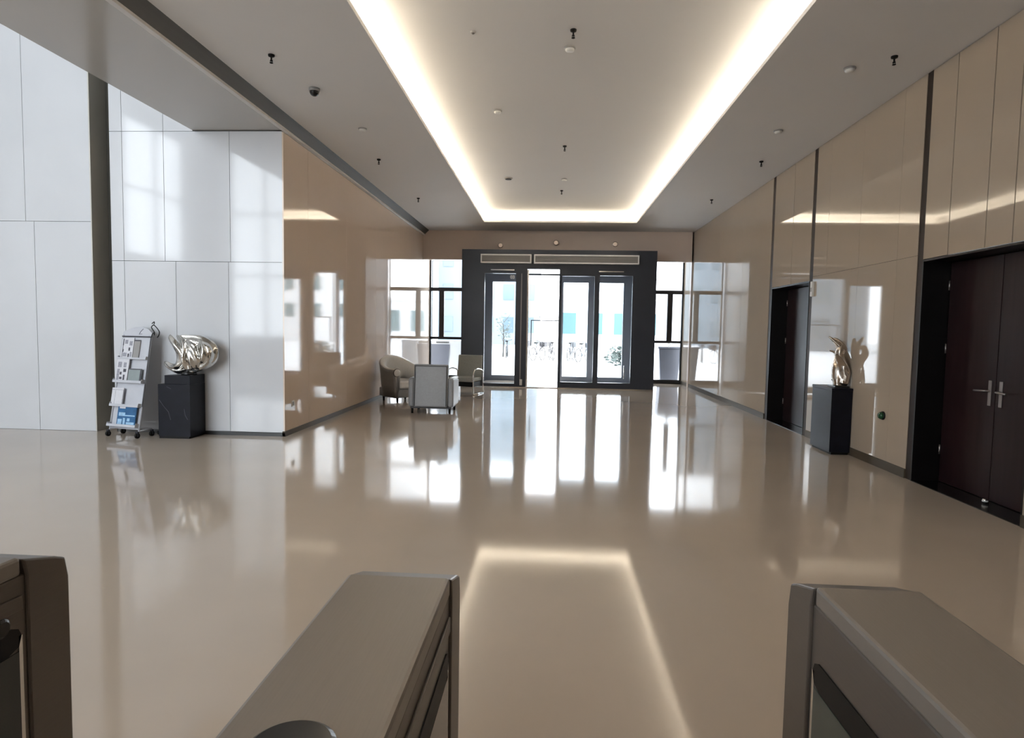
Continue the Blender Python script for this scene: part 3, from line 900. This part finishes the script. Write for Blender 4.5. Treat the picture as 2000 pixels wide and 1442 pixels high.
# tub armchair by the left wall: horseshoe shell that slopes down to the arms
def tub(label, loc, rz):
    t = thing('tub_armchair', label, 'armchair', loc, rz)
    n = 28
    outer, inner = [], []
    for i in range(n + 1):
        u = -1 + 2 * i / n
        a = abs(u)
        if a < .6:
            th = u / .6 * R90
            px, py, nx, ny = .40 * math.sin(th), -.05 - .38 * math.cos(th), math.sin(th), -math.cos(th)
        else:
            s = 1 if u > 0 else -1
            px, py, nx, ny = s * .40, -.05 + (a - .6) / .4 * .42, s, 0
        h = .67 + .25 * (1 - min(1, a / .85)) ** .0 * (.5 + .5 * math.cos(math.pi * min(1, a / .80)))
        outer.append((px, py, h, nx, ny))
    b = BM()
    prev = None
    for px, py, h, nx, ny in outer:
        prof = [(-.035, .10), (0.0, .35), (.035, h - .05), (.045, h), (.0, h + .02), (-.075, h), (-.095, h - .05), (-.10, .30)]
        ring = [b.verts.new((px + nx * o, py + ny * o, z)) for o, z in prof]
        if prev:
            for k in range(len(ring)):
                j = (k + 1) % len(ring)
                b.faces.new((prev[k], prev[j], ring[j], ring[k]))
        else:
            b.faces.new(ring)
        prev = ring
    b.faces.new(prev[::-1])
    sh = obj('shell', b, LEATH, t, smooth=True)
    b = BM()
    prev = None
    for px, py, h, nx, ny in outer:
        prof = [(.02, h + .012), (.0, h + .035), (-.07, h + .015), (-.105, h - .06), (-.112, .44), (-.09, .44)]
        ring = [b.verts.new((px + nx * o, py + ny * o, z)) for o, z in prof]
        if prev:
            for k in range(len(ring)):
                j = (k + 1) % len(ring)
                b.faces.new((prev[k], prev[j], ring[j], ring[k]))
        else:
            b.faces.new(ring)
        prev = ring
    b.faces.new(prev[::-1])
    obj('inner_lining', b, LEATLIT, t, smooth=True)
    for sx in (-1, 1):
        pd = obj('arm_pad', lathe(BM(), [(.02, .36), (.07, .375), (.075, .395), (.055, .41), (.02, .415)], 20, c=(sx * .375, 0, .62), axis='y'), LEATLIT, t, smooth=True)
        obj('pad_rim', lathe(BM(), [(.076, .362), (.084, .372), (.084, .385), (.076, .39)], 20, c=(sx * .375, 0, .62), axis='y'), PIPING, pd, smooth=True)
    obj('seat_cushion', box(BM(), -.29, .29, -.30, .36, .28, .45), LEATLIT, t, bevel=.04)
    obj('seat_base', box(BM(), -.33, .33, -.34, .35, .10, .28), LEATH, t, bevel=.02)
    for sx, sy in ((-1, -1), (1, -1), (-1, 1), (1, 1)):
        obj('leg', lathe(BM(), [(.018, 0), (.026, .10)], 12, c=(sx * .27, sy * .25, 0)), BLACKPL, t, smooth=True)
    return t


tub('pale tub armchair with lining painted window-lit white beside the left wall', (-3.11, 13.0, 0), math.radians(-132))

# olive grey chair with chrome loop arms
t = thing('lounge_chair', 'olive grey lounge chair with chrome loop arms before the portal', 'chair', (-1.99, 14.72, 0), math.radians(163))
b = BM()
prism(b, [(-.26, .38), (-.20, .38), (-.26, .905), (-.31, .905)], 'x', -.315, .315)
obj('backrest', b, LEATO, t, bevel=.02)
obj('seat', box(BM(), -.31, .31, -.26, .30, .30, .40), LEATO, t, bevel=.025)
for sx in (-1, 1):
    X = sx * .335
    pts = spline([(X, .29, .02), (X, .30, .25), (X, .29, .48), (X, .20, .58), (X, .02, .60), (X, -.20, .56), (X, -.29, .50)], 5)
    obj('arm_loop', tube(BM(), pts, .014, 10), CHROME, t, smooth=True)
    obj('leg', tube(BM(), [(X, -.27, .50), (X, -.28, .2), (X, -.30, .015)], .014, 10), CHROME, t, smooth=True)
    obj('skid', tube(BM(), [(X, -.30, .015), (X, .29, .015)], .014, 10), CHROME, t, smooth=True)
obj('under_frame', box(BM(), -.31, .31, -.24, .28, .19, .298), BLACKPL, t, bevel=.005)

# ------------------------------------------------------------------ outside
g = obj('forecourt', box(BM(), -70, 70, YO + .06, 120, -.25, -.02), CONC)
tag(g, 'pale forecourt paving outside the entrance', 'ground', kind='structure')

t = thing('outdoor_unit', 'white outdoor unit with grey front outside the left window', 'outdoor unit', (-3.25, 19.75, -.02))
obj('casing', box(BM(), -.62, .62, -.18, .3, 0, 1.17), UNITW, t, bevel=.01)
obj('front_panel', prism(BM(), [(-.56, .10), (.03, .10), (.09, 1.05), (-.56, 1.05)], 'y', -.20, -.18), BINM, t)
b = BM()
for k in range(12):
    box(b, -.33 + k * .034, -.31 + k * .034, -.19, -.18, 1.085, 1.135)
obj('vent', b, SLOT, t)
t = thing('wheeled_bin', 'tapered grey bin outside the right window', 'bin', (3.62, 19.55, -.02))
b = BM()
prev = None
for hw, z in ((.27, .02), (.30, .5), (.34, 1.05)):
    r = [b.verts.new((sx * hw, sy * hw * .9, z)) for sx, sy in ((-1, -1), (1, -1), (1, 1), (-1, 1))]
    if prev:
        for k in range(4):
            b.faces.new((prev[k], prev[(k + 1) % 4], r[(k + 1) % 4], r[k]))
    else:
        b.faces.new(r[::-1])
    prev = r
b.faces.new(prev)
obj('body', b, BINM, t, bevel=.03)
obj('lid', prism(BM(), [(-.33, 1.05), (.35, 1.05), (.33, 1.10), (0, 1.16), (-.31, 1.11)], 'x', -.36, .36), BINM, t, bevel=.01)
obj('handle', tube(BM(), spline([(-.05, -.33, 1.08), (-.05, -.38, 1.16), (.12, -.38, 1.20), (.28, -.38, 1.16), (.28, -.33, 1.08)], 5), .012, 8), GREYPL, t, smooth=True)

def bicycle():
    t = thing('bicycle', '', 'bicycle', (0, 0, -.02), 0, 'bicycles parked outside the doors')
    for x in (-.52, .52):
        b = BM()
        pts = [(x + .33 * math.cos(a), 0, .33 + .33 * math.sin(a)) for a in [2 * math.pi * k / 24 for k in range(25)]]
        tube(b, pts, .022, 6, cap=False)
        for k in range(6):
            a = math.pi * k / 6
            tube(b, [(x - .32 * math.cos(a), 0, .33 - .32 * math.sin(a)), (x + .32 * math.cos(a), 0, .33 + .32 * math.sin(a))], .004, 4)
        obj('wheel', b, TYRE, t)
    b = BM()
    for pts in ([(-.52, 0, .33), (-.10, 0, .30), (.38, 0, .72), (-.16, 0, .74), (-.10, 0, .30)], [(-.52, 0, .33), (-.16, 0, .74)], [(.52, 0, .33), (.36, 0, .88)]):
        for p, q in zip(pts[:-1], pts[1:]):
            tube(b, [p, q], .02, 6)
    obj('frame', b, BIKE, t)
    obj('handlebar', tube(BM(), [(.30, -.26, .98), (.36, -.16, .96), (.36, 0, .92), (.36, .16, .96), (.30, .26, .98)], .016, 6), BIKE, t)
    b = prism(BM(), [(-.30, .86), (-.05, .88), (-.04, .90), (-.2, .93), (-.31, .92)], 'y', -.07, .07)
    tube(b, [(-.16, 0, .74), (-.18, 0, .88)], .016, 6)
    obj('saddle', b, BLACKPL, t)
    b = BM()
    for k in range(5):
        box(b, .46, .74, -.14 + k * .07 - .004, -.14 + k * .07 + .004, .68, .92)
    box(b, .46, .74, -.15, .15, .68, .69)
    obj('basket', b, BIKE, t)
    return t


bk = bicycle()
spots = [(-1.25, 32, 80, 'parked bicycle beside the left edge of the open door'),
         (-.62, 31.5, 65, 'parked bicycle near the middle of the open door, left of the pole'),
         (.05, 32.5, 100, 'parked bicycle near the right edge of the open door'),
         (1.05, 32, 75, 'parked bicycle at left behind the pane right of the open door'),
         (1.62, 31, 60, 'parked bicycle behind the pane right of the open door, nearer the right post'),
         (-2.35, 34, 90, 'parked bicycle beside the young tree behind the left pane')]
for i, (x, y, a, lab) in enumerate(spots):
    if i == 0:
        bk.location, bk.rotation_euler, bk['label'] = (x, y, -.02), (0, 0, math.radians(a)), lab
    else:
        dup(bk, (x, y, -.02), math.radians(a), lab)


def tree(name, label, cat, loc, h, r, n, trunk=True):
    t = thing(name, label, cat, loc)
    if trunk:
        b = tube(BM(), [(0, 0, 0), (.02, 0, h * .4), (-.02, .02, h * .8)], [.06, .045, .02], 8)
        for k in range(7):
            a = random.random() * 6.28
            z = h * (.35 + .08 * k)
            tube(b, [(0, 0, z), (r * .8 * math.cos(a), r * .8 * math.sin(a), z + h * .2)], [.022, .008], 5)
        obj('trunk', b, BARK, t)
    b = BM()
    for k in range(n):
        d = Vector((random.gauss(0, 1), random.gauss(0, 1), random.gauss(0, 1))).normalized() * (random.random() ** .4)
        c = Vector((d.x * r, d.y * r, (h * .72 if trunk else h * .5) + d.z * (h * .34 if trunk else h * .45)))
        s = .05 + .07 * random.random()
        q = Matrix.Rotation(random.random() * 6.28, 3, 'Z') @ Matrix.Rotation(random.random() * 3, 3, 'X')
        vs = [b.verts.new(c + q @ Vector(p)) for p in ((-s, 0, 0), (0, -s * .5, s * .1), (s, 0, 0), (0, s * .5, s * .1))]
        b.faces.new(vs)
    obj('foliage', b, LEAF, t)


tree('young_tree', 'small bare young tree outside the left glass bay', 'tree', (-2.6, 34.6, -.02), 2.3, .5, 90)
tree('shrub', 'low rounded shrub outside the rightmost glass bay', 'shrub', (2.95, 27.5, -.02), .95, .6, 500, trunk=False)


def building(label, loc, w, d, h, m, wins, ww, wh, glaz=BLDGL, z0=1.2, dz=3.2, rows=3):
    t = thing('building', label, 'building', loc)
    obj('walls', box(BM(), -w / 2, w / 2, 0, d, 0, h), m, t)
    obj('roof', box(BM(), -w / 2 - .2, w / 2 + .2, -.2, d + .2, h, h + .35), BLDW, t)
    for r in range(rows):
        for k in range(wins):
            x = -w / 2 + w * (k + .5) / wins
            obj('window', box(BM(), x - ww / 2, x + ww / 2, -.06, .02, z0 + r * dz, z0 + r * dz + wh), glaz, t)
    return t


building('pale blue building seen through the left glass bay', (-6.2, 62, -.02), 10, 10, 12, BLDB, 5, 1.0, 1.5)
building('white building with cyan windows behind the middle bays', (6.5, 72, -.02), 12, 10, 4.6, BLDW, 4, 1.7, 2.4, BLDC, 1.1, 3, 1)
building('low pale building seen through the left side window', (-16.5, 58, -.02), 8, 8, 8.5, BLDB, 3, 1.4, 1.8)
building('pale building seen through the right side window', (15.5, 60, -.02), 8, 8, 7.4, BLDW, 3, .9, 1.3, BLDC, 2.4, 2.6, 2)
t = thing('lamp_post', 'thin street lamp post outside the right side window', 'street lamp', (6.3, 34, -.02))
obj('pole', tube(BM(), [(0, 0, 0), (0, 0, 4.2)], [.06, .04], 10), GREYPL, t, smooth=True)
obj('arm', tube(BM(), [(0, 0, 4.15), (-.5, 0, 4.3)], .03, 8), GREYPL, t, smooth=True)
obj('lamp_head', box(BM(), -.85, -.45, -.1, .1, 4.27, 4.35), GREYPL, t, bevel=.01)
